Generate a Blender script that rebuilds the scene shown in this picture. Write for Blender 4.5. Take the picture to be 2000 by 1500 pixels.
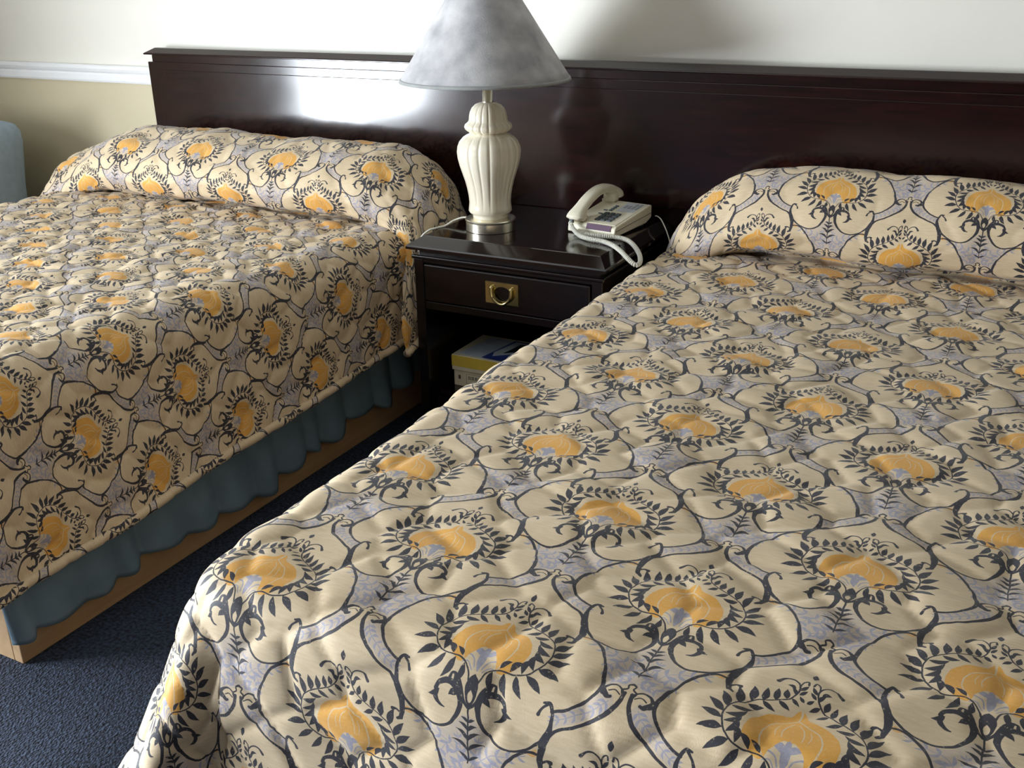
import bpy, bmesh, math, random
import numpy as np
from mathutils import Vector, Matrix
for o in list(bpy.data.objects): bpy.data.objects.remove(o, do_unlink=True)
SC = bpy.context.scene; COL = SC.collection
random.seed(7)
# ------------------------------------------------ camera
YAW, PIT, ROL, FPX = .4963, .3885, -.018, 2026.3
CAMP = Vector((1.3501, -2.8489, 1.2690))
fw = Vector((-math.sin(YAW)*math.cos(PIT), math.cos(YAW)*math.cos(PIT), -math.sin(PIT)))
rt = Vector((math.cos(YAW), math.sin(YAW), 0)); up = rt.cross(fw)
r2 = rt*math.cos(ROL)+up*math.sin(ROL); u2 = -rt*math.sin(ROL)+up*math.cos(ROL)
cd = bpy.data.cameras.new('camera'); cam = bpy.data.objects.new('camera', cd); COL.objects.link(cam)
cam.matrix_world = Matrix.Translation(CAMP) @ Matrix((r2, u2, -fw)).transposed().to_4x4()
cd.sensor_width = 36; cd.lens = 36*FPX/2000; cd.clip_start = .02
SC.camera = cam
# ------------------------------------------------ light and exposure
SC.view_settings.view_transform = 'Standard'; SC.view_settings.look = 'None'
SC.view_settings.gamma = 1; SC.view_settings.use_curve_mapping = False
SC.view_settings.exposure = 0.43
W = bpy.data.worlds.new('world'); SC.world = W; W.use_nodes = True
W.node_tree.nodes['Background'].inputs[0].default_value = (.62, .78, 1, 1)
W.node_tree.nodes['Background'].inputs[1].default_value = 2.0
FLOOR = -.07
ROOM = dict(x0=-2.95, x1=3.0, y0=-4.5, y1=.06, z1=2.5)
WIN = dict(y0=-3.95, y1=-2.45, z0=.08, z1=1.8)          # window in the left wall
def area(name, loc, direction, sx, sy, power, col):
    l = bpy.data.lights.new(name, 'AREA'); l.shape = 'RECTANGLE'; l.size = sx; l.size_y = sy; l.energy = power; l.color = col
    o = bpy.data.objects.new(name, l); COL.objects.link(o); o.location = loc
    o.rotation_euler = Vector(direction).to_track_quat('-Z', 'Y').to_euler(); return o
area('daylight', (ROOM['x0']-.16, (WIN['y0']+WIN['y1'])/2, (WIN['z0']+WIN['z1'])/2), (1, 0, 0), 1.5, 1.74, 400, (.86, .93, 1))
# ------------------------------------------------ helpers
def nt(name):
    m = bpy.data.materials.new(name); m.use_nodes = True; t = m.node_tree
    return m, t, t.nodes['Principled BSDF']
def N(t, typ, **kw):
    n = t.nodes.new(typ)
    for k, v in kw.items():
        if k in n.inputs: n.inputs[k].default_value = v
        else: setattr(n, k, v)
    return n
def srgb(r, g, b):
    f = lambda c: (c/255/12.92 if c <= 10 else ((c/255+.055)/1.055)**2.4)
    return (f(r), f(g), f(b), 1)
def mat(name, col, col2=None, rough=.5, scale=20, stretch=(1, 1, 1), metal=0, bump=0, bscale=200, coat=0, detail=4, rv=0, sheen=0):
    m, t, b = nt(name); L = t.links.new
    b.inputs['Roughness'].default_value = rough; b.inputs['Metallic'].default_value = metal
    b.inputs['Coat Weight'].default_value = coat; b.inputs['Coat Roughness'].default_value = .12
    b.inputs['Sheen Weight'].default_value = sheen
    tc = N(t, 'ShaderNodeTexCoord'); mp = N(t, 'ShaderNodeMapping'); mp.inputs['Scale'].default_value = stretch
    L(tc.outputs['Object'], mp.inputs['Vector'])
    nz = N(t, 'ShaderNodeTexNoise', Scale=scale, Detail=detail); L(mp.outputs[0], nz.inputs['Vector'])
    mx = N(t, 'ShaderNodeMix', data_type='RGBA'); cr = N(t, 'ShaderNodeMapRange'); cr.inputs['From Min'].default_value = .3; cr.inputs['From Max'].default_value = .7
    L(nz.outputs['Fac'], cr.inputs['Value']); L(cr.outputs[0], mx.inputs['Factor'])
    mx.inputs['A'].default_value = col; mx.inputs['B'].default_value = col2 or tuple(c*.85 for c in col[:3])+(1,)
    L(mx.outputs['Result'], b.inputs['Base Color'])
    if rv:
        r = N(t, 'ShaderNodeMapRange'); r.inputs['To Min'].default_value = rough-rv; r.inputs['To Max'].default_value = rough+rv
        L(nz.outputs['Fac'], r.inputs['Value']); L(r.outputs[0], b.inputs['Roughness'])
    if bump:
        n2 = N(t, 'ShaderNodeTexNoise', Scale=bscale, Detail=3); L(tc.outputs['Object'], n2.inputs['Vector'])
        bp = N(t, 'ShaderNodeBump', Strength=bump, Distance=.002); L(n2.outputs['Fac'], bp.inputs['Height']); L(bp.outputs[0], b.inputs['Normal'])
    return m
def link(name, me, m=None, parent=None, smooth=False):
    o = bpy.data.objects.new(name, me); COL.objects.link(o)
    if m: me.materials.append(m)
    if parent: o.parent = parent
    if smooth:
        for p in me.polygons: p.use_smooth = True
    return o
def fin(name, bm, m, parent=None, smooth=False, bevel=0, seg=2, auto=True):
    bmesh.ops.recalc_face_normals(bm, faces=bm.faces)
    me = bpy.data.meshes.new(name); bm.to_mesh(me); bm.free()
    o = link(name, me, m, parent, smooth)
    if bevel:
        d = o.modifiers.new('bevel', 'BEVEL'); d.width = bevel; d.segments = seg; d.limit_method = 'ANGLE'
    return o
def bx(bm, x0, x1, y0, y1, z0, z1):
    v = [bm.verts.new((x, y, z)) for x in (x0, x1) for y in (y0, y1) for z in (z0, z1)]
    for f in ((0,1,3,2),(4,6,7,5),(0,4,5,1),(2,3,7,6),(0,2,6,4),(1,5,7,3)): bm.faces.new([v[i] for i in f])
    return v
def box(name, d, m, parent=None, bevel=0, seg=2):
    bm = bmesh.new(); bx(bm, *d); return fin(name, bm, m, parent, bevel=bevel, seg=seg)
def lathe(bm, prof, c=(0,0,0), n=64, rf=None, cap=True):
    rows = []
    for i, (r, z) in enumerate(prof):
        row = []
        for k in range(n):
            a = 2*math.pi*k/n; rr = r*(rf(a, i, z) if rf else 1)
            row.append(bm.verts.new((c[0]+rr*math.cos(a), c[1]+rr*math.sin(a), c[2]+z)))
        rows.append(row)
    for a, b in zip(rows[:-1], rows[1:]):
        for k in range(n): bm.faces.new((a[k], a[(k+1) % n], b[(k+1) % n], b[k]))
    if cap:
        bm.faces.new(rows[0][::-1]); bm.faces.new(rows[-1])
def catmull(P, n=10):
    P = [Vector(p) for p in P]; Q = [2*P[0]-P[1]]+P+[2*P[-1]-P[-2]]; o = []
    for i in range(1, len(Q)-2):
        for k in range(n):
            t = k/n; a, b, c, d = Q[i-1], Q[i], Q[i+1], Q[i+2]
            o.append(.5*(2*b+(c-a)*t+(2*a-5*b+4*c-d)*t*t+(3*b-a-3*c+d)*t**3))
    return o+[P[-1]]
def tube(bm, P, r, n=10, cap=True, sx=1.0):
    P = [Vector(p) for p in P]; R = r if hasattr(r, '__len__') else [r]*len(P); rows = []
    t0 = (P[1]-P[0]).normalized(); nx = t0.orthogonal().normalized()
    for i, p in enumerate(P):
        t = (P[min(i+1, len(P)-1)]-P[max(i-1, 0)]).normalized()
        nx = (nx-t*nx.dot(t)).normalized(); ny = t.cross(nx)
        rows.append([bm.verts.new(p+(nx*math.cos(2*math.pi*k/n)*sx+ny*math.sin(2*math.pi*k/n))*R[i]) for k in range(n)])
    for a, b in zip(rows[:-1], rows[1:]):
        for k in range(n): bm.faces.new((a[k], a[(k+1) % n], b[(k+1) % n], b[k]))
    if cap: bm.faces.new(rows[0][::-1]); bm.faces.new(rows[-1])
def prism(bm, prof, x0, x1):
    """closed profile of (y, z) run along x"""
    a = [bm.verts.new((x0, y, z)) for y, z in prof]; b = [bm.verts.new((x1, y, z)) for y, z in prof]; n = len(prof)
    bm.faces.new(a[::-1]); bm.faces.new(b)
    for i in range(n): bm.faces.new((a[i], a[(i+1) % n], b[(i+1) % n], b[i]))
def empty(name, loc, label, cat, group=None):
    o = bpy.data.objects.new(name, None); COL.objects.link(o); o.location = loc; o.empty_display_size = .05
    o['label'] = label; o['category'] = cat
    if group: o['group'] = group
    return o
def tag(o, label, cat, group=None):
    o['label'] = label; o['category'] = cat
    if group: o['group'] = group
    return o
def struct(o): o['kind'] = 'structure'; return o
def place(parent, o):
    o.parent = parent; o.matrix_parent_inverse = Matrix.Translation(parent.location).inverted(); return o

# ------------------------------------------------ materials
def wall_material():
    m, t, b = nt('wall_paint'); L = t.links.new
    ge = N(t, 'ShaderNodeNewGeometry'); sp = N(t, 'ShaderNodeSeparateXYZ'); L(ge.outputs['Position'], sp.inputs[0])
    mr = N(t, 'ShaderNodeMapRange'); mr.inputs['From Min'].default_value = .885; mr.inputs['From Max'].default_value = .895; L(sp.outputs['Z'], mr.inputs['Value'])
    mx = N(t, 'ShaderNodeMix', data_type='RGBA'); L(mr.outputs[0], mx.inputs['Factor'])
    mx.inputs['A'].default_value = srgb(214, 202, 170); mx.inputs['B'].default_value = srgb(242, 238, 226)
    nz = N(t, 'ShaderNodeTexNoise', Scale=3, Detail=5); L(ge.outputs['Position'], nz.inputs['Vector'])
    m2 = N(t, 'ShaderNodeMix', data_type='RGBA', blend_type='MULTIPLY'); m2.inputs['Factor'].default_value = .12
    L(mx.outputs['Result'], m2.inputs['A']); L(nz.outputs['Fac'], m2.inputs['B']); L(m2.outputs['Result'], b.inputs['Base Color'])
    b.inputs['Roughness'].default_value = .42
    n2 = N(t, 'ShaderNodeTexNoise', Scale=90, Detail=4); L(ge.outputs['Position'], n2.inputs['Vector'])
    bp = N(t, 'ShaderNodeBump', Strength=.12, Distance=.003); L(n2.outputs['Fac'], bp.inputs['Height']); L(bp.outputs[0], b.inputs['Normal'])
    return m
M = {}
M['wall'] = wall_material()
M['darkwall'] = mat('darkened_unseen_wall', srgb(60, 48, 42), srgb(48, 38, 34), .6, 6, (6, 6, 1))  # unseen walls, made dark to cut bounce light and dim the headboard reflections
M['white'] = mat('white_gloss_paint', srgb(250, 250, 250), srgb(246, 247, 248), .35, 8)
M['ceiling'] = mat('ceiling_paint', srgb(188, 186, 180), srgb(180, 178, 172), .9, 6)
def wood(name, a, b2, rough, coat=.0):
    m, t, b = nt(name); L = t.links.new
    tc = N(t, 'ShaderNodeTexCoord'); mp = N(t, 'ShaderNodeMapping'); mp.inputs['Scale'].default_value = (1.2, 14, 14); L(tc.outputs['Object'], mp.inputs[0])
    nz = N(t, 'ShaderNodeTexNoise', Scale=6, Detail=8, Distortion=.6); L(mp.outputs[0], nz.inputs['Vector'])
    mr = N(t, 'ShaderNodeMapRange'); mr.inputs['From Min'].default_value = .35; mr.inputs['From Max'].default_value = .68; L(nz.outputs['Fac'], mr.inputs['Value'])
    mx = N(t, 'ShaderNodeMix', data_type='RGBA'); mx.inputs['A'].default_value = a; mx.inputs['B'].default_value = b2; L(mr.outputs[0], mx.inputs['Factor'])
    L(mx.outputs['Result'], b.inputs['Base Color']); b.inputs['Roughness'].default_value = rough
    b.inputs['Coat Weight'].default_value = coat; b.inputs['Coat Roughness'].default_value = .14; b.inputs['Specular IOR Level'].default_value = .55
    n3 = N(t, 'ShaderNodeTexNoise', Scale=5, Detail=4); L(tc.outputs['Object'], n3.inputs['Vector'])
    r = N(t, 'ShaderNodeMapRange'); r.inputs['To Min'].default_value = rough-.05; r.inputs['To Max'].default_value = rough+.05; L(n3.outputs['Fac'], r.inputs['Value']); L(r.outputs[0], b.inputs['Roughness'])
    return m
M['mahogany'] = wood('dark_mahogany', srgb(20, 7, 9), srgb(38, 13, 12), .14, .2)
M['ebonised'] = wood('dark_stained_mahogany', srgb(9, 5, 6), srgb(22, 9, 9), .22)
M['mahogany_top'] = wood('polished_mahogany', srgb(14, 8, 9), srgb(30, 14, 12), .11)
def carpet():
    m, t, b = nt('blue_carpet'); L = t.links.new
    ge = N(t, 'ShaderNodeNewGeometry'); vo = N(t, 'ShaderNodeTexVoronoi', Scale=230); mp = N(t, 'ShaderNodeMapping'); mp.inputs['Scale'].default_value = (1, .8, 1)
    L(ge.outputs['Position'], mp.inputs[0]); L(mp.outputs[0], vo.inputs['Vector'])
    nz = N(t, 'ShaderNodeTexNoise', Scale=130, Detail=3); L(ge.outputs['Position'], nz.inputs['Vector'])
    mx = N(t, 'ShaderNodeMix', data_type='RGBA'); mr = N(t, 'ShaderNodeMapRange'); mr.inputs['From Min'].default_value = .35; mr.inputs['From Max'].default_value = .65
    L(nz.outputs['Fac'], mr.inputs['Value']); L(mr.outputs[0], mx.inputs['Factor']); mx.inputs['A'].default_value = srgb(16, 22, 36); mx.inputs['B'].default_value = srgb(54, 66, 88)
    L(mx.outputs['Result'], b.inputs['Base Color']); b.inputs['Roughness'].default_value = .95
    bp = N(t, 'ShaderNodeBump', Strength=.7, Distance=.004); L(vo.outputs['Distance'], bp.inputs['Height']); L(bp.outputs[0], b.inputs['Normal'])
    return m
M['carpet'] = carpet()
def pine():
    m, t, b = nt('pine_board'); L = t.links.new
    tc = N(t, 'ShaderNodeTexCoord'); mp = N(t, 'ShaderNodeMapping'); mp.inputs['Scale'].default_value = (12, 1, 12); L(tc.outputs['Object'], mp.inputs[0])
    nz = N(t, 'ShaderNodeTexNoise', Scale=4, Detail=6, Distortion=.8); L(mp.outputs[0], nz.inputs['Vector'])
    mx = N(t, 'ShaderNodeMix', data_type='RGBA'); L(nz.outputs['Fac'], mx.inputs['Factor']); mx.inputs['A'].default_value = srgb(158, 124, 90); mx.inputs['B'].default_value = srgb(188, 158, 118)
    mp2 = N(t, 'ShaderNodeMapping'); mp2.inputs['Scale'].default_value = (3, 3.1, 6); L(tc.outputs['Object'], mp2.inputs[0])
    vo = N(t, 'ShaderNodeTexVoronoi', Scale=1.0); L(mp2.outputs[0], vo.inputs['Vector'])
    mr = N(t, 'ShaderNodeMapRange'); mr.inputs['From Min'].default_value = .03; mr.inputs['From Max'].default_value = .10; L(vo.outputs['Distance'], mr.inputs['Value'])
    m2 = N(t, 'ShaderNodeMix', data_type='RGBA'); L(mr.outputs[0], m2.inputs['Factor']); m2.inputs['A'].default_value = srgb(84, 48, 28); L(mx.outputs['Result'], m2.inputs['B'])
    L(m2.outputs['Result'], b.inputs['Base Color']); b.inputs['Roughness'].default_value = .6
    return m
M['pine'] = pine()
M['teal'] = mat('teal_valance_cotton', srgb(112, 134, 148), srgb(96, 118, 132), .85, 12, bump=.2, bscale=600)
M['chair'] = mat('blue_grey_upholstery', srgb(156, 174, 188), srgb(144, 162, 176), .75, 40, bump=.3, bscale=900)
M['mattress'] = mat('mattress_ticking', srgb(214, 210, 200), None, .9, 30)
M['ceramic'] = mat('cream_glazed_ceramic', srgb(242, 234, 214), srgb(236, 226, 202), .14, 10, coat=.6)
M['brass'] = mat('polished_brass', srgb(228, 214, 160), srgb(214, 196, 140), .14, 30, metal=1)
M['chrome'] = mat('silvered_brass', srgb(248, 243, 226), srgb(240, 234, 214), .27, 30, metal=1)
M['shade'] = mat('grey_suede_shade', srgb(150, 149, 152), srgb(204, 202, 202), .9, 13, bump=.3, bscale=300, detail=6)
M['shade_in'] = mat('shade_lining', srgb(235, 232, 222), None, .8, 10)
M['shade_trim'] = mat('shade_trim_tape', srgb(158, 160, 158), None, .8, 30)
M['ivory'] = mat('ivory_plastic', srgb(240, 233, 210), srgb(234, 227, 202), .35, 12)
M['cord'] = mat('cream_cord_plastic', srgb(244, 242, 230), srgb(238, 236, 222), .4, 60)
M['key'] = mat('dark_grey_key', srgb(74, 82, 88), None, .5, 60)
M['card'] = mat('pale_paper_insert', srgb(206, 208, 212), srgb(196, 198, 204), .6, 40)
M['print'] = mat('grey_print', srgb(110, 118, 124), None, .7, 60)
M['plum'] = mat('plum_label', srgb(98, 66, 92), srgb(86, 58, 82), .45, 40)
M['lidyellow'] = mat('yellow_box_card', srgb(214, 186, 72), srgb(200, 172, 64), .7, 20)
M['boxcream'] = mat('cream_box_card', srgb(214, 206, 180), srgb(204, 196, 170), .75, 20)
M['inkprint'] = mat('dark_box_print', srgb(70, 66, 60), None, .7, 60)
M['leafblue'] = mat('blue_print_paper', srgb(52, 72, 150), srgb(40, 56, 120), .35, 20)
M['leafpale'] = mat('pale_print_paper', srgb(196, 204, 210), srgb(160, 172, 190), .35, 14)
M['leafdark'] = mat('dark_print_paper', srgb(30, 40, 46), srgb(20, 26, 40), .35, 14)
def pane_material():
    m, t, b = nt('window_glass'); L = t.links.new
    tr = N(t, 'ShaderNodeBsdfTransparent'); gl = N(t, 'ShaderNodeBsdfGlossy', Roughness=.02); mx = N(t, 'ShaderNodeMixShader'); mx.inputs[0].default_value = .06
    L(tr.outputs[0], mx.inputs[1]); L(gl.outputs[0], mx.inputs[2]); L(mx.outputs[0], t.nodes['Material Output'].inputs[0]); return m
M['glass'] = pane_material()
# ---- bedspread print: drawn in code. One repeat is 200 x 200 units with two motifs (half drop) ----
def draw_print(N=1500):
    S = N/200.0
    H = 150                                    # half canvas in units
    M = int(2*H*S)
    ink = np.zeros((M, M), np.float32); org = ink.copy(); blu = ink.copy(); wash = ink.copy()
    def cr(P, n=7):
        P = np.array(P, float)
        if len(P) < 3: return P
        Q = np.vstack([2*P[0]-P[1], P, 2*P[-1]-P[-2]]); o = []
        for i in range(1, len(Q)-2):
            for t in np.arange(n)/n:
                a, b, c, d = Q[i-1], Q[i], Q[i+1], Q[i+2]
                o.append(.5*(2*b+(c-a)*t+(2*a-5*b+4*c-d)*t*t+(3*b-a-3*c+d)*t**3))
        o.append(P[-1]); return np.array(o)
    def win(x0, y0, x1, y1):
        i0 = max(int((x0+H)*S), 0); i1 = min(int((x1+H)*S)+2, M); j0 = max(int((y0+H)*S), 0); j1 = min(int((y1+H)*S)+2, M)
        return slice(j0, j1), slice(i0, i1), (np.arange(i0, i1)+.5)/S-H, (np.arange(j0, j1)+.5)/S-H
    def stroke(A, P, w, mode=1.0, sym=True):
        P = np.array(P, float); w = np.array(w if hasattr(w, '__len__') else [w]*len(P), float)
        w = w*.74
        if len(w) != len(P): w = np.interp(np.linspace(0, 1, len(P)), np.linspace(0, 1, len(w)), w)
        Q = cr(np.c_[P, w])
        for sg in ((1, -1) if sym else (1,)):
            for a, b in zip(Q[:-1], Q[1:]):
                ax, ay, bx, by = sg*a[0], a[1], sg*b[0], b[1]; ww = max(a[2], b[2])/2+.3
                J, I, X, Y = win(min(ax, bx)-ww, min(ay, by)-ww, max(ax, bx)+ww, max(ay, by)+ww)
                X = X[None, :]; Y = Y[:, None]; L = (bx-ax)**2+(by-ay)**2+1e-9
                t = np.clip(((X-ax)*(bx-ax)+(Y-ay)*(by-ay))/L, 0, 1)
                d = np.hypot(X-ax-t*(bx-ax), Y-ay-t*(by-ay))-(a[2]+(b[2]-a[2])*t)/2
                m = np.clip(.5-d*S, 0, 1)
                if mode > 0: A[J, I] = np.maximum(A[J, I], m*mode)
                else: A[J, I] = np.minimum(A[J, I], 1-m)
    def poly(A, P, mode=1.0, sym=True, smooth=True):
        P = np.array(P, float)
        if smooth: P = cr(np.vstack([P, P[:1]]), 5)[:-1]
        for sg in ((1, -1) if sym else (1,)):
            V = P*[sg, 1]; J, I, X, Y = win(V[:, 0].min()-1, V[:, 1].min()-1, V[:, 0].max()+1, V[:, 1].max()+1)
            X = X[None, :]; Y = Y[:, None]; ins = np.zeros((Y.shape[0], X.shape[1]), bool)
            for a, b in zip(V, np.roll(V, -1, 0)):
                if a[1] == b[1]: continue
                c = ((a[1] > Y) != (b[1] > Y)); ins ^= c & (X < (b[0]-a[0])*(Y-a[1])/(b[1]-a[1])+a[0])
            if mode > 0: A[J, I] = np.maximum(A[J, I], ins*mode)
            else: A[J, I] = np.where(ins, 0, A[J, I])
    def leaf(A, b, t, w, bend=0.0, mode=1.0, sym=True):
        b = np.array(b, float); t = np.array(t, float); w = w*.93; d = t-b; n = np.array([-d[1], d[0]])
        ss = np.linspace(0, 1, 9); W = w*np.array([.10, .55, .88, 1, .98, .85, .62, .33, .05])
        c = b+ss[:, None]*d+n*(4*ss*(1-ss))[:, None]*bend
        nn = n/np.hypot(*n)
        poly(A, np.vstack([c+nn*W[:, None]/2, (c-nn*W[:, None]/2)[::-1]]), mode, sym, False)
    # cartouche outline
    stroke(ink, [(2.5,101),(4,92),(10,83),(20,75.5),(30,69.5),(38,65),(43.5,59),(47,51),(48,43)], [3.5,4.2,4,3,2.6,3,4,5,4.5])
    stroke(ink, [(48,43),(56,43.5),(64,38.5),(71,30),(75,22),(77.5,17),(80,9),(81.5,0),(80,-7),(73,-15.5),(65,-21.5),(57,-24.5)], [2,2.4,3,3,2.4,3,4,4.2,3.4,2.6,2.4,2.6])
    stroke(ink, [(51,-20.5),(55.5,-20.5),(58.5,-28),(57.5,-37),(53.5,-47),(52,-57),(53.5,-65)], [2,3.2,3.6,6,7,6,4.5])
    stroke(ink, [(54,-20.5),(50,-24.5),(48.5,-28)], [2.6,2.2,3.4])
    stroke(ink, [(53,-62),(57,-59.5),(60,-60)], [2.6,2,3.8])
    stroke(ink, [(53.5,-65),(56.5,-67)], [4.2,3])
    stroke(ink, [(55,-43),(50,-49),(42,-55.5),(33,-59.5),(24,-60.5),(16,-56.5),(10,-49),(6.8,-41),(7,-34),(11,-28.5),(17.5,-26.5),(23.5,-29),(26,-33.5)], [5,3.2,2.3,2.3,2.5,3,4,5,6,6,5.4,4.2,3.4])
    stroke(ink, [(25,-32),(25.5,-38),(22.5,-42.5),(18.5,-44)], [3,5,3.4,1.2])
    leaf(ink, (23,-33), (31,-38), 4.2, -.15); leaf(ink, (9,-32), (15.5,-35), 4.5, .2); leaf(ink, (12,-28), (14,-21.5), 3.2, .1)
    # knot between the cartouches, with its two arms
    stroke(ink, [(.2,-90.5),(2.6,-92),(2,-95),(5,-97.5),(3.4,-101)], [2.4,1.8,1.8,2,2.4])
    stroke(ink, [(3,-99.5),(8,-95.5),(13,-96),(17,-100)], [2.2,1.8,2.4,4])
    stroke(ink, [(5,-101.5),(9,-99.5),(12.5,-101)], [1.2,1.2,1.4])
    leaf(ink, (18,-98), (10,-105), 5, .2); stroke(ink, [(16,-103),(12.5,-106),(10,-105)], [3,2.4,3])
    # wreath
    stroke(ink, [(1,-34),(3.2,-24),(7,-15),(14,-10.5),(25,-10.5),(35,-6),(41,3),(42,12.5),(37.5,24),(29,31),(19,36),(10,41.5),(6,48.5),(6,55),(10,59.5),(15.5,59.5),(19.5,55)], [2.2,1.8,1.4,1.4,1.4,1.5,1.6,1.5,1.4,1.3,1.3,1.4,1.6,1.7,1.5,1.9,3.6])
    stroke(ink, [(6,54),(5,59),(2.2,61),(1.5,58)], [1.6,1.4,1.6,2])
    poly(ink, [(0,71.5),(2,68),(0,64.5),(-2,68)], 1, False)
    for b, t, w, c in [((10,-13),(13,-26),4.6,-.12), ((18,-11.5),(24,-26),5.4,-.1), ((26,-11),(35,-23),5.4,-.08), ((33,-8),(46,-16.5),5.6,.05),
                 ((39,-2),(54.5,-5.5),6,.08), ((42,5),(56,9),6,.06), ((42.5,11),(54,21),6.2,.05), ((41,17),(48.5,30.5),6.2,.05), ((37,25),(41,39.5),6.2,.08),
                 ((30.5,30.5),(32,43),6,.08), ((24,33.5),(24.5,45),5.2,.05), ((17,37),(18,47.5),4.8,0), ((11.5,41),(13,49),4.4,0), ((8,51),(14,53.5),3,.2), ((6.5,46),(10.5,52),3.2,.1),
                 ((14,-9),(21,-3.5),3.6,.1), ((21,-9.5),(29,-2),4.4,.15), ((29,-8.5),(34,2.5),4.8,.2), ((36,-4),(33.5,9),5.2,.22), ((40,3),(31.5,14),5,.2), ((41,10),(29.5,19.5),5,.2),
                 ((39,19),(27,24),4.6,.15), ((32,27.5),(21.5,27),4.2,.1), ((24,33),(15,28),4.2,.05), ((15,37.5),(8,32.5),3.8,0), ((8.5,42.5),(3,37.5),3.2,0)]:
        leaf(ink, b, t, w, c)
    for b, t, w in [((4.8,47),(1,52),2.8), ((4.8,51),(1.2,57),3), ((.8,42),(4.2,46),2.6)]: leaf(ink, b, t, w)
    # flame flower
    poly(org, [(1,35.5),(3.2,33),(5.5,29),(11,27),(17.5,24.5),(23.5,18.5),(27,10.5),(27.8,2.5),(25.5,-5.5),(20,-11),(14.5,-13),(11.5,-11),(10,-6),(7,-1.5),(3.5,2.5),(0,4),(-.4,20),(-.4,30)])
    stroke(org, [(0,40),(0,32),(0,26)], [2.6,1.8,.9], -1, False)
    stroke(org, [(.5,26),(6,22),(13,18),(17,10),(17.5,1),(15,-6),(12,-11)], [1,1.2,1.2,1.3,1.3,1.2,1], -1)
    stroke(org, [(1.5,22),(5,17),(6.5,11),(6,5)], [.8,1,1,.6], -1); stroke(org, [(9,17),(10.5,12),(10,6)], [.5,.8,.5], -1)
    leaf(blu, (0,-16), (0,6.5), 6, 0, 1, False); leaf(blu, (0,-5), (10.5,-1), 5.2, .12); stroke(blu, [(0,-14),(-.3,-6)], 3.2, 1, False)
    stroke(blu, [(3,-14),(5.5,-8.5),(10,-6.5),(12.5,-9.5)], [1.2,1.4,1.4,1]); stroke(blu, [(4,-16),(8,-11.5),(12,-12.5)], [1,1.1,.8])
    # calyx and stem
    poly(ink, [(0,-17.5),(3.4,-21),(4.8,-26.5),(3.4,-33),(0,-38)]); poly(ink, [(0,-27.5),(1.8,-30.5),(1.2,-34),(0,-35)], -1)
    stroke(ink, [(.8,-39),(5,-34),(8.5,-26.5),(12,-21.5),(15.5,-21),(16.5,-24)], [2,3.4,3.8,3,2.2,3.2])
    stroke(ink, [(0,-36),(0,-60),(0,-82)], [2,1.6,1.4], 1, False)
    for b, t, w, c in [((0,-50),(5.5,-46.5),2.6,.1), ((0,-56),(7,-51),3,.15), ((0,-64),(9.5,-56.5),3.2,.18), ((0,-73),(12.5,-66),3.2,.22), ((0,-81),(8,-76),2.6,.1)]: leaf(ink, b, t, w, c)
    # lavender sprigs and their pale ground
    poly(wash, [(44,-58),(33,-62),(24,-63),(16,-59),(9,-51),(4,-45),(-1,-45),(-1,-90),(3,-93),(12,-97),(19,-100),(20,-92),(24,-82),(29,-71),(36,-62)], 1, True, False)
    poly(wash, [(9,97),(6,91),(10,85),(20,77.5),(30,71.5),(40,66),(42,64),(41.5,71),(43,75.5),(37,78.5),(28,84),(20,93),(18,98)], 1, True, False)
    def sprig(P, n, l, w):
        Q = cr(P, 20); stroke(blu, P, .9)
        for k in range(n):
            i = int((k+.5)/n*(len(Q)-2)); d = Q[i+1]-Q[i]; d /= np.hypot(*d); m = np.array([-d[1], d[0]]); q = 1-.35*k/n
            for s in (1, -1): leaf(blu, Q[i], Q[i]+(d*.75+m*s*.75)*l*q, w*q, .12*s)
    sprig([(4,-86),(10,-77),(18,-69),(30,-65.5),(42,-60)], 6, 8.5, 3.2); sprig([(2,-89),(9,-88),(16,-91)], 3, 6.5, 3)
    sprig([(3,-84),(5.5,-72),(8,-60)], 4, 6, 2.6); sprig([(16,-72),(21,-80),(19,-90)], 3, 6.5, 3)
    sprig([(10,92),(15,86),(25,79.5),(35,73.5),(44,70)], 8, 5.6, 2.2)
    poly(org, [(43,-58),(48,-54),(50,-57),(47,-59)], .7)
    def tile(A):
        T = np.zeros((N, N), np.float32); c = np.arange(M)-int(H*S)
        for dx, dy in ((0, 0), (N//2, N//2)):
            ii = (c+dx) % N; B = np.zeros((N, M), np.float32)
            jj = (c+dy) % N
            for k in range(0, M, N):
                s = slice(k, min(k+N, M)); R = A[s]; B[jj[s]] = np.maximum(B[jj[s]], R)
            for k in range(0, M, N):
                s = slice(k, min(k+N, M)); T[:, ii[s]] = np.maximum(T[:, ii[s]], B[:, s])
        return T
    return tile(ink), tile(org), tile(np.maximum(blu, wash*.34))
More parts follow.
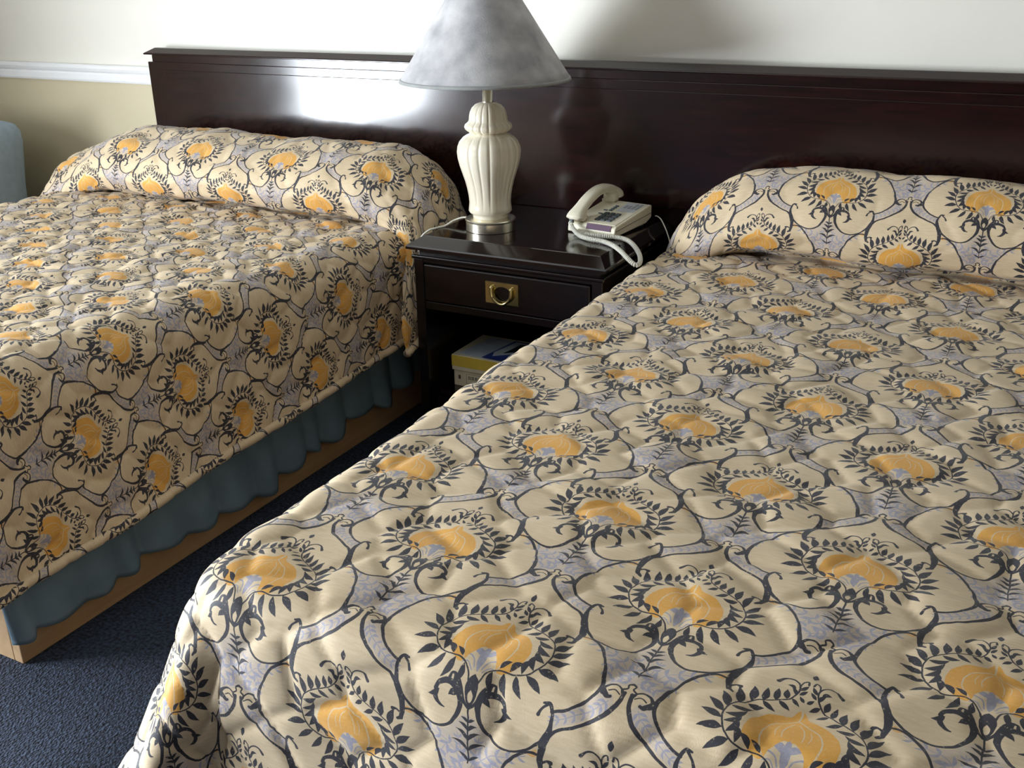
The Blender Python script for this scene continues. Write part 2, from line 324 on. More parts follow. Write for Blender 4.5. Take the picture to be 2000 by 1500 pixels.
def spread_material():
    NP = 1500
    ink, org, blu = draw_print(NP)
    px = np.ones((NP, NP, 4), np.float32); px[..., 0] = ink; px[..., 1] = org; px[..., 2] = blu
    im = bpy.data.images.new('bedspread_print', NP, NP); im.colorspace_settings.name = 'Non-Color'
    im.pixels.foreach_set(px.ravel()); im.update(); im.pack()
    m, t, b = nt('printed_bedspread_cotton'); L = t.links.new
    uv = N(t, 'ShaderNodeUVMap', uv_map='UVMap'); tx = N(t, 'ShaderNodeTexImage', image=im, extension='REPEAT')
    tc = N(t, 'ShaderNodeTexCoord')
    wob = N(t, 'ShaderNodeTexNoise', Scale=16, Detail=2); L(uv.outputs[0], wob.inputs['Vector'])      # hand-drawn wobble of the print
    va = N(t, 'ShaderNodeVectorMath', operation='SUBTRACT'); va.inputs[1].default_value = (.5, .5, .5); L(wob.outputs['Color'], va.inputs[0])
    vs = N(t, 'ShaderNodeVectorMath', operation='SCALE'); vs.inputs['Scale'].default_value = .012; L(va.outputs[0], vs.inputs[0])
    vd = N(t, 'ShaderNodeVectorMath', operation='ADD'); L(uv.outputs[0], vd.inputs[0]); L(vs.outputs[0], vd.inputs[1]); L(vd.outputs[0], tx.inputs[0])
    sp = N(t, 'ShaderNodeSeparateColor'); L(tx.outputs['Color'], sp.inputs[0])
    mp = N(t, 'ShaderNodeMapping'); mp.inputs['Rotation'].default_value = (0, 0, .25); mp.inputs['Scale'].default_value = (4, 26, 1); L(uv.outputs[0], mp.inputs[0])
    slub = N(t, 'ShaderNodeTexNoise', Scale=4, Detail=5); L(mp.outputs[0], slub.inputs['Vector'])
    base = N(t, 'ShaderNodeMix', data_type='RGBA'); base.inputs['A'].default_value = srgb(203, 177, 138); base.inputs['B'].default_value = srgb(231, 212, 180)
    L(slub.outputs['Fac'], base.inputs['Factor'])
    fl = N(t, 'ShaderNodeTexNoise', Scale=90, Detail=4); L(uv.outputs[0], fl.inputs['Vector'])
    def layer(prev, mask, ca, cb, lo, hi, amt):
        c = N(t, 'ShaderNodeMix', data_type='RGBA'); c.inputs['A'].default_value = ca; c.inputs['B'].default_value = cb; L(fl.outputs['Fac'], c.inputs['Factor'])
        r = N(t, 'ShaderNodeMapRange'); r.inputs['From Min'].default_value = lo; r.inputs['From Max'].default_value = hi; r.inputs['To Min'].default_value = 1; r.inputs['To Max'].default_value = 1-amt
        L(fl.outputs['Fac'], r.inputs['Value'])
        mu = N(t, 'ShaderNodeMath', operation='MULTIPLY'); L(mask, mu.inputs[0]); L(r.outputs[0], mu.inputs[1])
        x = N(t, 'ShaderNodeMix', data_type='RGBA'); L(mu.outputs[0], x.inputs['Factor']); L(prev, x.inputs['A']); L(c.outputs['Result'], x.inputs['B'])
        return x.outputs['Result']
    o = layer(base.outputs['Result'], sp.outputs[2], srgb(148, 146, 166), srgb(172, 168, 178), .5, .8, .3)
    o = layer(o, sp.outputs[1], srgb(222, 158, 62), srgb(232, 176, 88), .55, .8, .35)
    o = layer(o, sp.outputs[0], srgb(44, 42, 48), srgb(56, 54, 62), .62, .72, .5)
    L(o, b.inputs['Base Color']); b.inputs['Roughness'].default_value = .62; b.inputs['Sheen Weight'].default_value = .15; b.inputs['Specular IOR Level'].default_value = .35
    wv = N(t, 'ShaderNodeTexNoise', Scale=220, Detail=2); L(uv.outputs[0], wv.inputs['Vector'])
    bp = N(t, 'ShaderNodeBump', Strength=.18, Distance=.001); L(wv.outputs['Fac'], bp.inputs['Height']); L(bp.outputs[0], b.inputs['Normal'])
    return m
M['spread'] = spread_material()

# ------------------------------------------------ the room
X0, X1, Y0, Y1, Z1 = (ROOM[k] for k in ('x0', 'x1', 'y0', 'y1', 'z1'))
struct(box('floor', (X0-.1, X1+.1, Y0-.1, Y1+.1, FLOOR-.1, FLOOR), M['carpet']))
struct(box('ceiling', (X0-.1, X1+.1, Y0-.1, Y1+.1, Z1, Z1+.1), M['ceiling']))
struct(box('wall_back', (X0-.1, X1+.1, Y1, Y1+.1, FLOOR, Z1), M['wall']))
struct(box('wall_right', (X1, X1+.1, Y0, Y1, FLOOR, Z1), M['darkwall']))
struct(box('wall_front', (X0-.1, X1+.1, Y0-.1, Y0, FLOOR, Z1), M['darkwall']))
bm = bmesh.new()
bx(bm, X0-.1, X0, Y0, WIN['y0'], FLOOR, Z1); bx(bm, X0-.1, X0, WIN['y1'], Y1, FLOOR, Z1)
bx(bm, X0-.1, X0, WIN['y0'], WIN['y1'], FLOOR, WIN['z0']); bx(bm, X0-.1, X0, WIN['y0'], WIN['y1'], WIN['z1'], Z1)
struct(fin('wall_left', bm, M['wall']))
bm = bmesh.new(); a, b_, c, d = WIN['y0'], WIN['y1'], WIN['z0'], WIN['z1']
for q in ((a, a+.05, c, d), (b_-.05, b_, c, d), (a+.05, b_-.05, c, c+.05), (a+.05, b_-.05, d-.05, d), ((a+b_)/2-.025, (a+b_)/2+.025, c+.05, d-.05)):
    bx(bm, X0-.08, X0-.03, q[0], q[1], q[2], q[3])
wf = struct(fin('window_1', bm, M['white']))
box('window_pane', (X0-.058, X0-.054, a+.05, b_-.05, c+.05, d-.05), M['glass'], wf)
# dado rail: a moulded profile along the back wall
def rail(name, x0, x1, z0, z1, dep, y):
    h = z1-z0; bm = bmesh.new()
    prism(bm, [(y, z0), (y-dep*.45, z0), (y-dep*.6, z0+h*.12), (y-dep*.6, z0+h*.42), (y-dep*.35, z0+h*.5), (y-dep*.8, z0+h*.62), (y-dep, z0+h*.78), (y-dep, z0+h*.93), (y-dep*.8, z1), (y, z1)], x0, x1)
    return struct(fin(name, bm, M['white'], bevel=.001))
rail('trim_1', X0, X1, .858, .923, .022, Y1)
bm = bmesh.new(); prism(bm, [(Y1, FLOOR), (Y1-.016, FLOOR), (Y1-.016, .02), (Y1-.008, .035), (Y1, .035)], X0, X1); struct(fin('baseboard_back', bm, M['white']))

# ------------------------------------------------ headboard
HBX0, HBX1 = -1.675, 2.35
hb = empty('headboard', (.3, .02, .0), 'long glossy dark mahogany headboard on the wall behind both beds', 'headboard')
bm = bmesh.new()
bx(bm, HBX0, HBX1, 0, .03, .25, .947)
pn = place(hb, fin('panel', bm, M['mahogany'], bevel=.002))
# raised field with scooped top corners, standing 3 mm proud inside the border
def field(x0, x1, z0, z1, r):
    P = []
    P.append((x0, z0)); 
    for k in range(9):
        a_ = -math.pi/2+math.pi/2*k/8; P.append((x0+r*math.cos(a_)*1.0, z1+r*math.sin(a_)))
    for k in range(9):
        a_ = math.pi+math.pi/2*k/8; P.append((x1+r*math.cos(a_), z1+r*math.sin(a_)))
    P.append((x1, z0)); return P
bm = bmesh.new(); fp = field(HBX0+.045, HBX1-.045, .3, .92, .035)
va_ = [bm.verts.new((x, .001, z)) for x, z in fp]; vb_ = [bm.verts.new((x, -.004, z)) for x, z in fp]
bm.faces.new(va_); bm.faces.new(vb_[::-1])
for i in range(len(fp)): bm.faces.new((va_[i], va_[(i+1) % len(fp)], vb_[(i+1) % len(fp)], vb_[i]))
place(hb, fin('raised_field', bm, M['mahogany'], bevel=.0015))
bm = bmesh.new(); bx(bm, HBX0+.018, HBX1-.018, .006, .03, .947, .972); place(hb, fin('neck', bm, M['mahogany']))
bm = bmesh.new()
v0 = [(HBX0-.006, -.012, .972), (HBX1+.006, -.012, .972), (HBX1+.006, .034, .972), (HBX0-.006, .034, .972)]
v1 = [(x, y, z+.005) for x, y, z in v0]; v2 = [(HBX0+.03, .012, .995), (HBX1-.03, .012, .995), (HBX1-.03, .034, .995), (HBX0+.03, .034, .995)]
R_ = [[bm.verts.new(p) for p in q] for q in (v0, v1, v2)]
for p, q in zip(R_[:-1], R_[1:]):
    for i in range(4): bm.faces.new((p[i], p[(i+1) % 4], q[(i+1) % 4], q[i]))
bm.faces.new(R_[0][::-1]); bm.faces.new(R_[-1]); place(hb, fin('cap_rail', bm, M['mahogany'], bevel=.002))

# ------------------------------------------------ beds
def bed(name, xa, xb, ya, ye, zt, mi, label):
    e = empty(name, ((xa+xb)/2, ya/2, 0), label, 'bed')
    bm = bmesh.new()
    bx(bm, xa+.035, xb-.055, ye+.03, -.04, FLOOR+.01, .20); place(e, fin('divan_base', bm, M['mahogany']))
    for s, x in ((0, xa+.01), (1, xb-.056)):
        place(e, box('side_board', (x, x+.026, ye, -.03, FLOOR, .12), M['pine'], None, .002))
    place(e, box('foot_board', (xa+.036, xb-.056, ye, ye+.024, FLOOR, .12), M['pine'], None, .002))
    place(e, box('mattress', (xa+.03, xb-mi, ya+.08, -.03, .205, zt-.035), M['mattress'], None, .04, 4))
    return e
def valance(parent, x, y0, y1, zt, zb, sgn):
    """gathered cloth strip hanging along a bed side, waves in depth and in hem"""
    rnd = random.Random(3); n = 420; me = bpy.data.meshes.new('valance'); vs = []; fs = []; rows = 14
    ph = [rnd.uniform(0, 6.28) for _ in range(6)]
    edges = []; y = y0
    while y < y1: edges.append(y); y += rnd.uniform(.055, .15)
    edges.append(y1+.2); amp = [rnd.uniform(.004, .014) for _ in edges]; lap = [rnd.uniform(.0, .016) for _ in edges]
    for i in range(n+1):
        y = y0+(y1-y0)*i/n; k = max(j for j in range(len(edges)) if edges[j] <= y+1e-9); f = (y-edges[k])/(edges[k+1]-edges[k])
        saw = math.sin(math.pi*f**.62)**1.3
        for j in range(rows+1):
            t = j/rows; zt = .15+.10*(y+1.8)/1.5; z = zt+(float(np.interp(y, [-1.7, -1.5, -1.2, -.95, -.6, -.3], [.006, -.002, -.006, .010, .026, .07]))+.012*math.sin(y*9+ph[0])+.022*saw*0+.010*math.sin(y*23+ph[1])-lap[k]*saw-zt)*t
            off = (.006+amp[k]*2.2*saw*(.3+.7*t)+.004*math.sin(y*37+ph[2])*t+.016*t)
            vs.append((x+sgn*off, y+.012*t*saw, z))
    for i in range(n):
        for j in range(rows): a_ = i*(rows+1)+j; fs.append((a_, a_+1, a_+rows+2, a_+rows+1))
    me.from_pydata(vs, [], fs); o = link('valance', me, M['teal'], None, True); place(parent, o)
    s = o.modifiers.new('thick', 'SOLIDIFY'); s.thickness = .0025; s.offset = 0
    return o
def sm(x, a, b):
    t = np.clip((x-a)/(b-a), 0, 1); return t*t*(3-2*t)
def poly_at(P, s, ks=.09):
    P = np.array(P, float); Q = np.vstack([P, P[-1:]+(P[-1:]-P[-2:-1])*20])
    l = np.r_[0, np.cumsum(np.hypot(*np.diff(Q, axis=0).T))]
    fine = np.linspace(0, l[-1], 4000); X = np.interp(fine, l, Q[:, 0]); Z = np.interp(fine, l, Q[:, 1])
    k = np.hanning(max(3, int(ks/fine[1]))|1); k /= k.sum(); h = len(k)//2
    Xp = np.r_[2*X[0]-X[h:0:-1], X, X[-1]+(X[-1]-X[-2])*np.arange(1, h+1)]; Zp = np.r_[2*Z[0]-Z[h:0:-1], Z, Z[-1]+(Z[-1]-Z[-2])*np.arange(1, h+1)]
    X = np.convolve(Xp, k, 'valid'); Z = np.convolve(Zp, k, 'valid')
    return np.interp(s, fine, X), np.interp(s, fine, Z)
def quilt(U, V, cell, amp, seed):
    rng = np.random.RandomState(seed); G = 128; J = rng.uniform(.18, .82, (G, G, 2))
    a, b = (U+V*.9)/cell/1.25, (V-U*.75)/cell/1.25
    ia, ib = np.floor(a).astype(int), np.floor(b).astype(int)
    f1 = np.full(U.shape, 9.); f2 = f1.copy(); h1 = np.zeros(U.shape)
    rh = rng.uniform(.7, 1.2, (G, G))
    for i in (-1, 0, 1):
        for j in (-1, 0, 1):
            c, d = (ia+i) % G, (ib+j) % G
            r = np.hypot(a-ia-i-J[c, d, 0], b-ib-j-J[c, d, 1])
            m = r < f1; f2 = np.where(m, f1, np.minimum(f2, r)); h1 = np.where(m, rh[c, d], h1); f1 = np.where(m, r, f1)
    e = f2-f1
    return amp*(1-np.exp(-e/.16))*h1
def lump(U, V, s, seed):
    rng = np.random.RandomState(seed); o = 0
    for k in range(7):
        a = rng.uniform(0, 6.28); f = s*rng.uniform(.6, 1.7); o = o+np.sin(f*(U*np.cos(a)+V*np.sin(a))+rng.uniform(0, 6.28))
    return o/4
def bedspread(name, P, label, parent=None):
    st = P['step']; U1 = np.arange(P['xa']-P['dl'], P['xb']+P['dr']+st*.5, st)
    path = np.array(P['path'], float); seg = np.hypot(*np.diff(path, axis=0).T); Vc = path[0, 0]; Vend = Vc+seg.sum()
    V1 = np.arange(P['ya']-P['df'], Vend, st); nu, nv = len(U1), len(V1)
    U, V = np.meshgrid(U1, V1)
    w = sm(V, Vc-.02, Vc+.05)
    # centre line
    py, pz = poly_at(np.c_[path[:, 0], path[:, 1]], np.maximum(V-Vc, 0), .04); Y = np.where(V < Vc, V, py); Z = np.where(V < Vc, P['zt'], pz)
    xm = P['bowc']; hw = P['boww']
    Y = Y-sm(V, Vc-.12, Vc+.03)*(1-sm(V, Vc+.30, Vc+.5))*P['bow']*(1-np.clip((U-xm)/hw, -1.3, 1.3)**2)
    # the drop at the edges of the mattress
    rc = P['rc']; ea = P['xa']; eb = P['xb']+P['xs']*np.clip(V+1, -1.2, .9)
    cu = np.clip(U, ea+rc, eb-rc); cv = np.maximum(V, P['ya']+rc); eu, ev = U-cu, V-cv; r = np.hypot(eu, ev)+1e-9
    s = np.maximum(r-rc, 0); dx, dy = eu/r, ev/r
    phr = P['phr'][0]+P['phr'][1]*(V+1); phl = P['phl']+.13*sm(V, -1.1, -.6); 
    sd = np.where(eu > 0, phr, phl); ph = P['phf']*dy**2*(ev < 0)+sd*dx**2-P['phc']*(2*dx*dy)**2; ph = np.where(r < 1e-6, 1., ph)
    rb = P['rb']; la = rb*ph; a = np.minimum(s, la)/rb; e = np.maximum(s-la, 0)
    H = rb*np.sin(a)+e*np.cos(ph); Q = rb*(1-np.cos(a))+e*np.sin(ph)
    ang = np.arctan2(ev, eu+1e-9); fold = (eu != 0)*(ev < 0)*np.sin(ang*9+1)*.014*sm(s, .03, .3)*np.sin(np.clip(-2*ang if True else 0, -7, 7))**2
    wav = .012*sm(s, .08, .35)*(lump(V*1.0, U*0, 14, 5)*(np.abs(eu) > 0)+lump(U, V*0, 14, 8)*(ev < 0))
    hh = np.where(r > rc, rc+H, r)+fold+wav
    X = cu+dx*hh; Yh = dy*hh; Qm = Q
    Y = np.where(ev < 0, cv+Yh, Y)
    # pillow section: its own slopes at both ends
    def endcap(edge, sgn, prof):
        sb = np.maximum(sgn*(U-edge), 0); hx, hq = poly_at(prof, sb); return np.where(sgn*(U-edge) > 0, edge+sgn*hx, U), np.where(sgn*(U-edge) > 0, hq, 0), sb
    XR, QR, sR = endcap(P['bxr'], 1, P['profr']); XL, QL, sL = endcap(P['bxl'], -1, P['profl'])
    right = U > (P['xa']+P['xb'])/2; XB = np.where(right, XR, XL); QB = np.where(right, QR, QL); sB = np.where(right, sR, sL)
    X = X*(1-w)+XB*w; Qd = Qm*(1-w)+QB*w
    ys = P['yside']; yl = ys+(V-Vc-.04)/(Vend-Vc-.04)*(-.03-ys); t = sm(sB, .10, .42)*w
    Y = Y*(1-t)+yl*t
    top = 1-sm(np.abs(s), 0, .15)
    Z = Z-Qd
    Z = Z+(1-w)*top*P['lumpz']*lump(U, V, 9, P['seed'])+w*.010*lump(U, V*.5, 13, P['seed']+1)
    Z = np.maximum(Z, .03)
    G = np.stack([X, Y, Z], -1)
    n = np.cross(np.gradient(G, axis=1), np.gradient(G, axis=0)); n /= np.linalg.norm(n, axis=-1, keepdims=True)+1e-9
    amp = P['amp']*(1-.5*w)
    q = quilt(U, V, P['cell'], 1.0, P['seed'])*amp+.0035*lump(U, V, 38, P['seed']+3)*(1-.0*w)
    G = G+n*q[..., None]
    # uv in print repeats
    tu = (U-P['u0'])/P['W']; tv = (V-P['v0'])/P['L']
    tub = (U-P['ub'])/P['Wb']; tvb = (V-P['vb'])/P['Lb']; wb = sm(V, Vc+.005, Vc+.05)
    TU = tu*(1-wb)+(tub)*wb; TV = tv*(1-wb)+tvb*wb
    me = bpy.data.meshes.new(name)
    idx = np.arange(nu*nv).reshape(nv, nu)
    F = np.stack([idx[:-1, :-1], idx[:-1, 1:], idx[1:, 1:], idx[1:, :-1]], -1).reshape(-1, 4)
    me.vertices.add(nu*nv); me.vertices.foreach_set('co', G.reshape(-1).astype(np.float32))
    me.loops.add(len(F)*4); me.polygons.add(len(F)); me.loops.foreach_set('vertex_index', F.reshape(-1).astype(np.int32))
    me.polygons.foreach_set('loop_start', np.arange(0, len(F)*4, 4, dtype=np.int32)); me.polygons.foreach_set('loop_total', np.full(len(F), 4, np.int32))
    me.update(calc_edges=True); me.validate()
    uvl = me.uv_layers.new(name='UVMap'); T = np.stack([TU, TV], -1).reshape(-1, 2)[F.reshape(-1)]
    uvl.data.foreach_set('uv', T.reshape(-1).astype(np.float32))
    me.polygons.foreach_set('use_smooth', np.ones(len(F), bool))
    o = link(name, me, M['spread']); sol = o.modifiers.new('thickness', 'SOLIDIFY'); sol.thickness = .006; sol.offset = -1
    tag(o, label, 'bedspread')
    # bound edge: a thick self-fabric roll round both sides and the foot
    ring = [(0, j) for j in range(0)]
    path3 = [(j, nu-1) for j in range(nv-1, -1, -2)]+[(0, i) for i in range(nu-3, -1, -2)]+[(j, 0) for j in range(2, nv, 2)]
    C3 = [Vector(G[j, i]) for j, i in path3]
    bm = bmesh.new(); uvn = bm.loops.layers.uv.new('UVMap'); rr = .0115; nn = 10; rows = []
    for k_, p in enumerate(C3):
        tng = (C3[min(k_+1, len(C3)-1)]-C3[max(k_-1, 0)])
        tng = tng.normalized() if tng.length > 1e-6 else Vector((0, 1, 0))
        ax = tng.cross(Vector((0, 0, 1))); ax = ax.normalized() if ax.length > 1e-4 else Vector((1, 0, 0)); ay = tng.cross(ax)
        rows.append([bm.verts.new(p+(ax*math.cos(2*math.pi*q_/nn)+ay*math.sin(2*math.pi*q_/nn))*rr) for q_ in range(nn)])
    for k_ in range(len(rows)-1):
        j0, i0 = path3[k_]; j1, i1 = path3[k_+1]
        for q_ in range(nn):
            f = bm.faces.new((rows[k_][q_], rows[k_][(q_+1) % nn], rows[k_+1][(q_+1) % nn], rows[k_+1][q_]))
            c0, c1 = (TU[j0, i0], TV[j0, i0]), (TU[j1, i1], TV[j1, i1]); d0, d1 = q_/nn*.21, (q_+1)/nn*.21
            for lp, (c_, d_) in zip(f.loops, ((c0, d0), (c0, d1), (c1, d1), (c1, d0))): lp[uvn].uv = (c_[0]+d_, c_[1])
    pm = bpy.data.meshes.new('bound_edge'); bm.to_mesh(pm); bm.free(); link('bound_edge', pm, M['spread'], o, True)
    return o
bedL = bed('bed', -1.76, -.37, -1.86, -1.77, .535, .22, 'bed beside the armchair, with teal valance over a bare pine side board')
bedR = bed('bed', .47, 2.03, -2.03, -1.95, .535, .03, 'large bed in the right foreground, wholly covered by its bedspread')
valance(bedL, -.408, -1.79, -.03, .30, .0, 1)
LP = dict(xa=-1.77, xb=-.470, dl=.36, dr=.407, ya=-1.87, df=.40, zt=.534, rc=.05, rb=.088, xs=.10, phr=(1.427, .121), phl=1.45, phf=1.4, phc=.4, step=.0075,
    path=[(-.30, .534), (-.255, .531), (-.25, .545), (-.30, .556), (-.35, .575), (-.372, .62), (-.345, .675), (-.28, .72), (-.20, .745), (-.12, .74), (-.06, .70), (-.03, .62), (-.028, .55)],
    bow=.045, bowc=-1.0, boww=.75, yside=-.53, bxr=-.56, bxl=-1.50,
    profr=[(0, 0), (.08, .006), (.16, .035), (.23, .09), (.28, .16), (.305, .25), (.31, .40)],
    profl=[(0, 0), (.1, .012), (.2, .045), (.3, .09), (.38, .14), (.45, .20), (.49, .28), (.50, .40)],
    u0=-.586, v0=-1.248, W=.31, L=.276, ub=-.46, Wb=.34, vb=.022, Lb=.29, amp=.0095, cell=.08, lumpz=.004, seed=11)
RP = dict(xa=.445, xb=2.02, dl=.36, dr=.36, ya=-1.99, df=.40, zt=.529, rc=.03, rb=.05, xs=0, phr=(1.45, 0), phl=1.40, phf=1.50, phc=.4, step=.0065,
    path=[(-.19, .529), (-.145, .526), (-.14, .540), (-.19, .552), (-.24, .572), (-.262, .62), (-.24, .68), (-.195, .725), (-.135, .757), (-.08, .75), (-.045, .70), (-.03, .62), (-.028, .55)],
    bow=.03, bowc=1.0, boww=.6, yside=-.40, bxr=1.80, bxl=.68,
    profr=[(0, 0), (.1, .02), (.2, .07), (.27, .15), (.3, .25), (.305, .4)],
    profl=[(0, 0), (.07, .010), (.14, .045), (.21, .105), (.26, .18), (.285, .26), (.29, .40)],
    u0=.8504, v0=-1.995, W=.3457, L=.3408, ub=.8504, Wb=.3457, vb=.142, Lb=.315, amp=.0058, cell=.095, lumpz=.003, seed=23)
bedspread('bedspread', LP, 'quilted cream bedspread with orange flower print on the bed beside the armchair')
bedspread('bedspread', RP, 'quilted cream bedspread with orange flower print filling the right foreground')

# ------------------------------------------------ nightstand
ns = empty('nightstand', (.05, -.25, FLOOR), 'dark mahogany nightstand with one drawer and open shelf, between the two beds', 'nightstand')
NX0, NX1, NYF = -.235, .34, -.487
bm = bmesh.new()
def quadring(z, ins_f, ins_s): return [bm.verts.new(p) for p in ((-.249+ins_s, -.505+ins_f, z), (.355-ins_s, -.505+ins_f, z), (.355-ins_s, -.012, z), (-.249+ins_s, -.012, z))]
Rr = [quadring(.527, 0, 0), quadring(.534, 0, 0), quadring(.538, .002, .002), quadring(.5575, .044, .032), quadring(.5585, .048, .036)]
for p, q in zip(Rr[:-1], Rr[1:]):
    for i in range(4): bm.faces.new((p[i], p[(i+1) % 4], q[(i+1) % 4], q[i]))
bm.faces.new(Rr[0][::-1]); bm.faces.new(Rr[-1]); place(ns, fin('top', bm, M['mahogany_top']))
bm = bmesh.new(); bx(bm, NX0+.012, NX1-.012, NYF+.012, -.015, .508, .528); place(ns, fin('neck', bm, M['ebonised']))
bm = bmesh.new(); bx(bm, NX0-.006, NX1+.006, NYF-.005, -.015, .497, .509); place(ns, fin('moulding', bm, M['ebonised'], bevel=.004, seg=3))
for x in (NX0, NX1-.03): place(ns, box('side_panel', (x, x+.03, NYF, -.015, FLOOR, .498), M['ebonised'], None, .002))
place(ns, box('back_panel', (NX0+.03, NX1-.03, -.03, -.015, .04, .498), M['ebonised']))
place(ns, box('drawer_rail', (NX0+.03, NX1-.03, NYF+.002, NYF+.022, .352, .375), M['ebonised'], None, .002))
place(ns, box('top_rail', (NX0+.03, NX1-.03, NYF+.002, NYF+.022, .488, .498), M['ebonised']))
place(ns, box('shelf', (NX0+.03, NX1-.03, NYF+.03, -.03, .08, .10), M['ebonised']))
place(ns, box('divider', (NX0+.03, NX1-.03, NYF+.02, -.03, .352, .364), M['ebonised']))
place(ns, box('plinth', (NX0+.03, NX1-.03, NYF+.02, NYF+.04, FLOOR, .08), M['ebonised']))
bm = bmesh.new(); bx(bm, NX0+.033, NX1-.033, NYF-.004, NYF+.018, .378, .485)
dr = place(ns, fin('drawer', bm, M['ebonised'], bevel=.004, seg=3))
# flush plate with sunk cup and U-shaped bail
hx, hz, hy = .048, .432, NYF-.004
bm = bmesh.new()
n = 32; cup = [(.021, 0), (.020, .004), (.015, .010), (.0, .012)]
sq = []
for k in range(n):
    ac = math.atan2(.03, .05); a = 2*math.pi*k/n
    for c_ in (ac, math.pi-ac, math.pi+ac, 2*math.pi-ac):
        if abs(a-c_) < math.pi/n: a = c_
    ca, sa = math.cos(a), math.sin(a); q = min(.050/abs(ca) if abs(ca) > 1e-6 else 9, .030/abs(sa) if abs(sa) > 1e-6 else 9)
    sq.append((q*ca, q*sa))
r0 = [bm.verts.new((hx+x, hy, hz+z)) for x, z in sq]; r1 = [bm.verts.new((hx+x, hy-.003, hz+z)) for x, z in sq]; prev = r1
for i in range(n): bm.faces.new((r0[i], r0[(i+1) % n], r1[(i+1) % n], r1[i]))
for r, d in cup[:-1]:
    row = [bm.verts.new((hx+.002+r*math.cos(2*math.pi*k/n)*1.25, hy-.003+d*.8, hz-.002+r*math.sin(2*math.pi*k/n))) for k in range(n)]
    for i in range(n): bm.faces.new((prev[i], prev[(i+1) % n], row[(i+1) % n], row[i]))
    prev = row
bm.faces.new(prev)
# square corners of the plate
hp = fin('handle_plate', bm, M['brass']); hp.parent = dr
bm = bmesh.new(); Pn = [(-.030, .018), (-.030, .002), (-.026, -.012), (-.013, -.024), (0, -.028), (.013, -.024), (.026, -.012), (.030, .002), (.030, .018)]
tube(bm, [(hx+.002+x, hy-.012, hz+z) for x, z in [(p.x, p.y) for p in catmull([(a_, b2_, 0) for a_, b2_ in Pn], 6)]], .0042, 10)
for s_ in (-1, 1):
    tube(bm, [(hx+.002+s_*.030, hy-.002, hz+.016), (hx+.002+s_*.030, hy-.013, hz+.016)], .0045, 10)
hb_ = fin('bail_handle', bm, M['brass'], smooth=True); hb_.parent = dr

# ------------------------------------------------ table lamp
lp = empty('table_lamp', (-.08, -.318, .5585), 'table lamp with grey suede coolie shade and ribbed cream ceramic body', 'lamp')
def lpart(name, prof, m, rf=None, n=96, c=(0, 0), smooth=True, cap=True):
    bm = bmesh.new(); lathe(bm, prof, (-.08+c[0], -.318+c[1], .5585), n, rf, cap); return place(lp, fin(name, bm, m, smooth=smooth))
o = lpart('base_disc', [(.069, 0), (.070, .0012), (.070, .026), (.072, .028), (.0725, .031), (.070, .0335), (.060, .0348), (.02, .0355)], M['chrome']); o.modifiers.new('e', 'EDGE_SPLIT').split_angle = .6
bodyp = [(.049, .034), (.050, .040), (.0505, .0465), (.058, .050), (.0615, .056), (.0600, .066), (.0585, .080), (.0600, .098), (.0635, .118), (.069, .140), (.0755, .160), (.0825, .182), (.0875, .203),
         (.0890, .220), (.0870, .235), (.0810, .248), (.0720, .258), (.0620, .264), (.0530, .268), (.0505, .272)]
lpart('ceramic_body', bodyp, M['ceramic'], lambda a, i, z: 1-.036*(1-abs(math.sin(9*a)))**2.2*(1 if 6 < i < 17 else .35 if i > 4 else 0), 216)
capp = [(.0500, .271), (.0550, .274), (.0640, .280), (.0665, .287), (.0640, .294), (.0555, .300), (.0530, .306), (.0525, .314), (.0500, .326), (.0440, .338), (.0350, .346), (.0220, .351), (.0110, .352)]
lpart('ceramic_cap', capp, M['ceramic'], lambda a, i, z: 1-.042*(1-abs(math.sin(9*a)))**2.2*(1 if i < 11 else 0), 216)
lpart('neck_tube', [(.0145, .350), (.0155, .353), (.0136, .355), (.0136, .46), (.010, .462)], M['chrome'], n=32)
lpart('harp_ring', [(.018, .46), (.018, .49), (.012, .50), (.012, .56), (.02, .58), (.02, .61), (.004, .62)], M['white'], n=32)
sc_ = (-.006, .0)
bm = bmesh.new(); zr, zt_ = .410, .700; rr0, rr1 = .233, .046
pr = [(rr0, zr), (rr1, zt_)]
prof = [(rr0+(rr1-rr0)*k/12, zr+(zt_-zr)*k/12) for k in range(13)]
lathe(bm, prof, (-.086, -.318, .5585), 96, cap=False); sh = fin('lamp_shade', bm, M['shade'], smooth=True); so = sh.modifiers.new('t', 'SOLIDIFY'); so.thickness = .0015; so.offset = -1; place(lp, sh)
bm = bmesh.new(); lathe(bm, [(r-.0025, z+.001) for r, z in prof], (-.086, -.318, .5585), 96, cap=False); o = place(lp, fin('shade_lining', bm, M['shade_in'], smooth=True))
bm = bmesh.new(); lathe(bm, [(rr0-.0028, zr-.001), (rr0+.0012, zr-.001), (rr0-.003, zr+.0075), (rr0-.0062, zr+.0075), (rr0-.0028, zr-.001)], (-.086, -.318, .5585), 96, cap=False); place(lp, fin('shade_trim', bm, M['shade_trim'], smooth=True))
bm = bmesh.new()
for k in range(3):
    a = 2*math.pi*k/3+.4; tube(bm, [(-.08, -.318, .5585+.60), (-.086+.105*math.cos(a), -.318+.105*math.sin(a), .5585+.602)], .0015, 6)
place(lp, fin('shade_spider', bm, M['chrome']))
bm = bmesh.new(); tube(bm, catmull([(-.140, -.300, .566), (-.152, -.300, .574), (-.175, -.304, .580), (-.200, -.322, .572), (-.212, -.350, .562), (-.222, -.372, .5605), (-.240, -.40, .555), (-.256, -.42, .53), (-.262, -.42, .47)], 8), .0028, 8)
place(lp, fin('power_cord', bm, M['cord'], smooth=True))

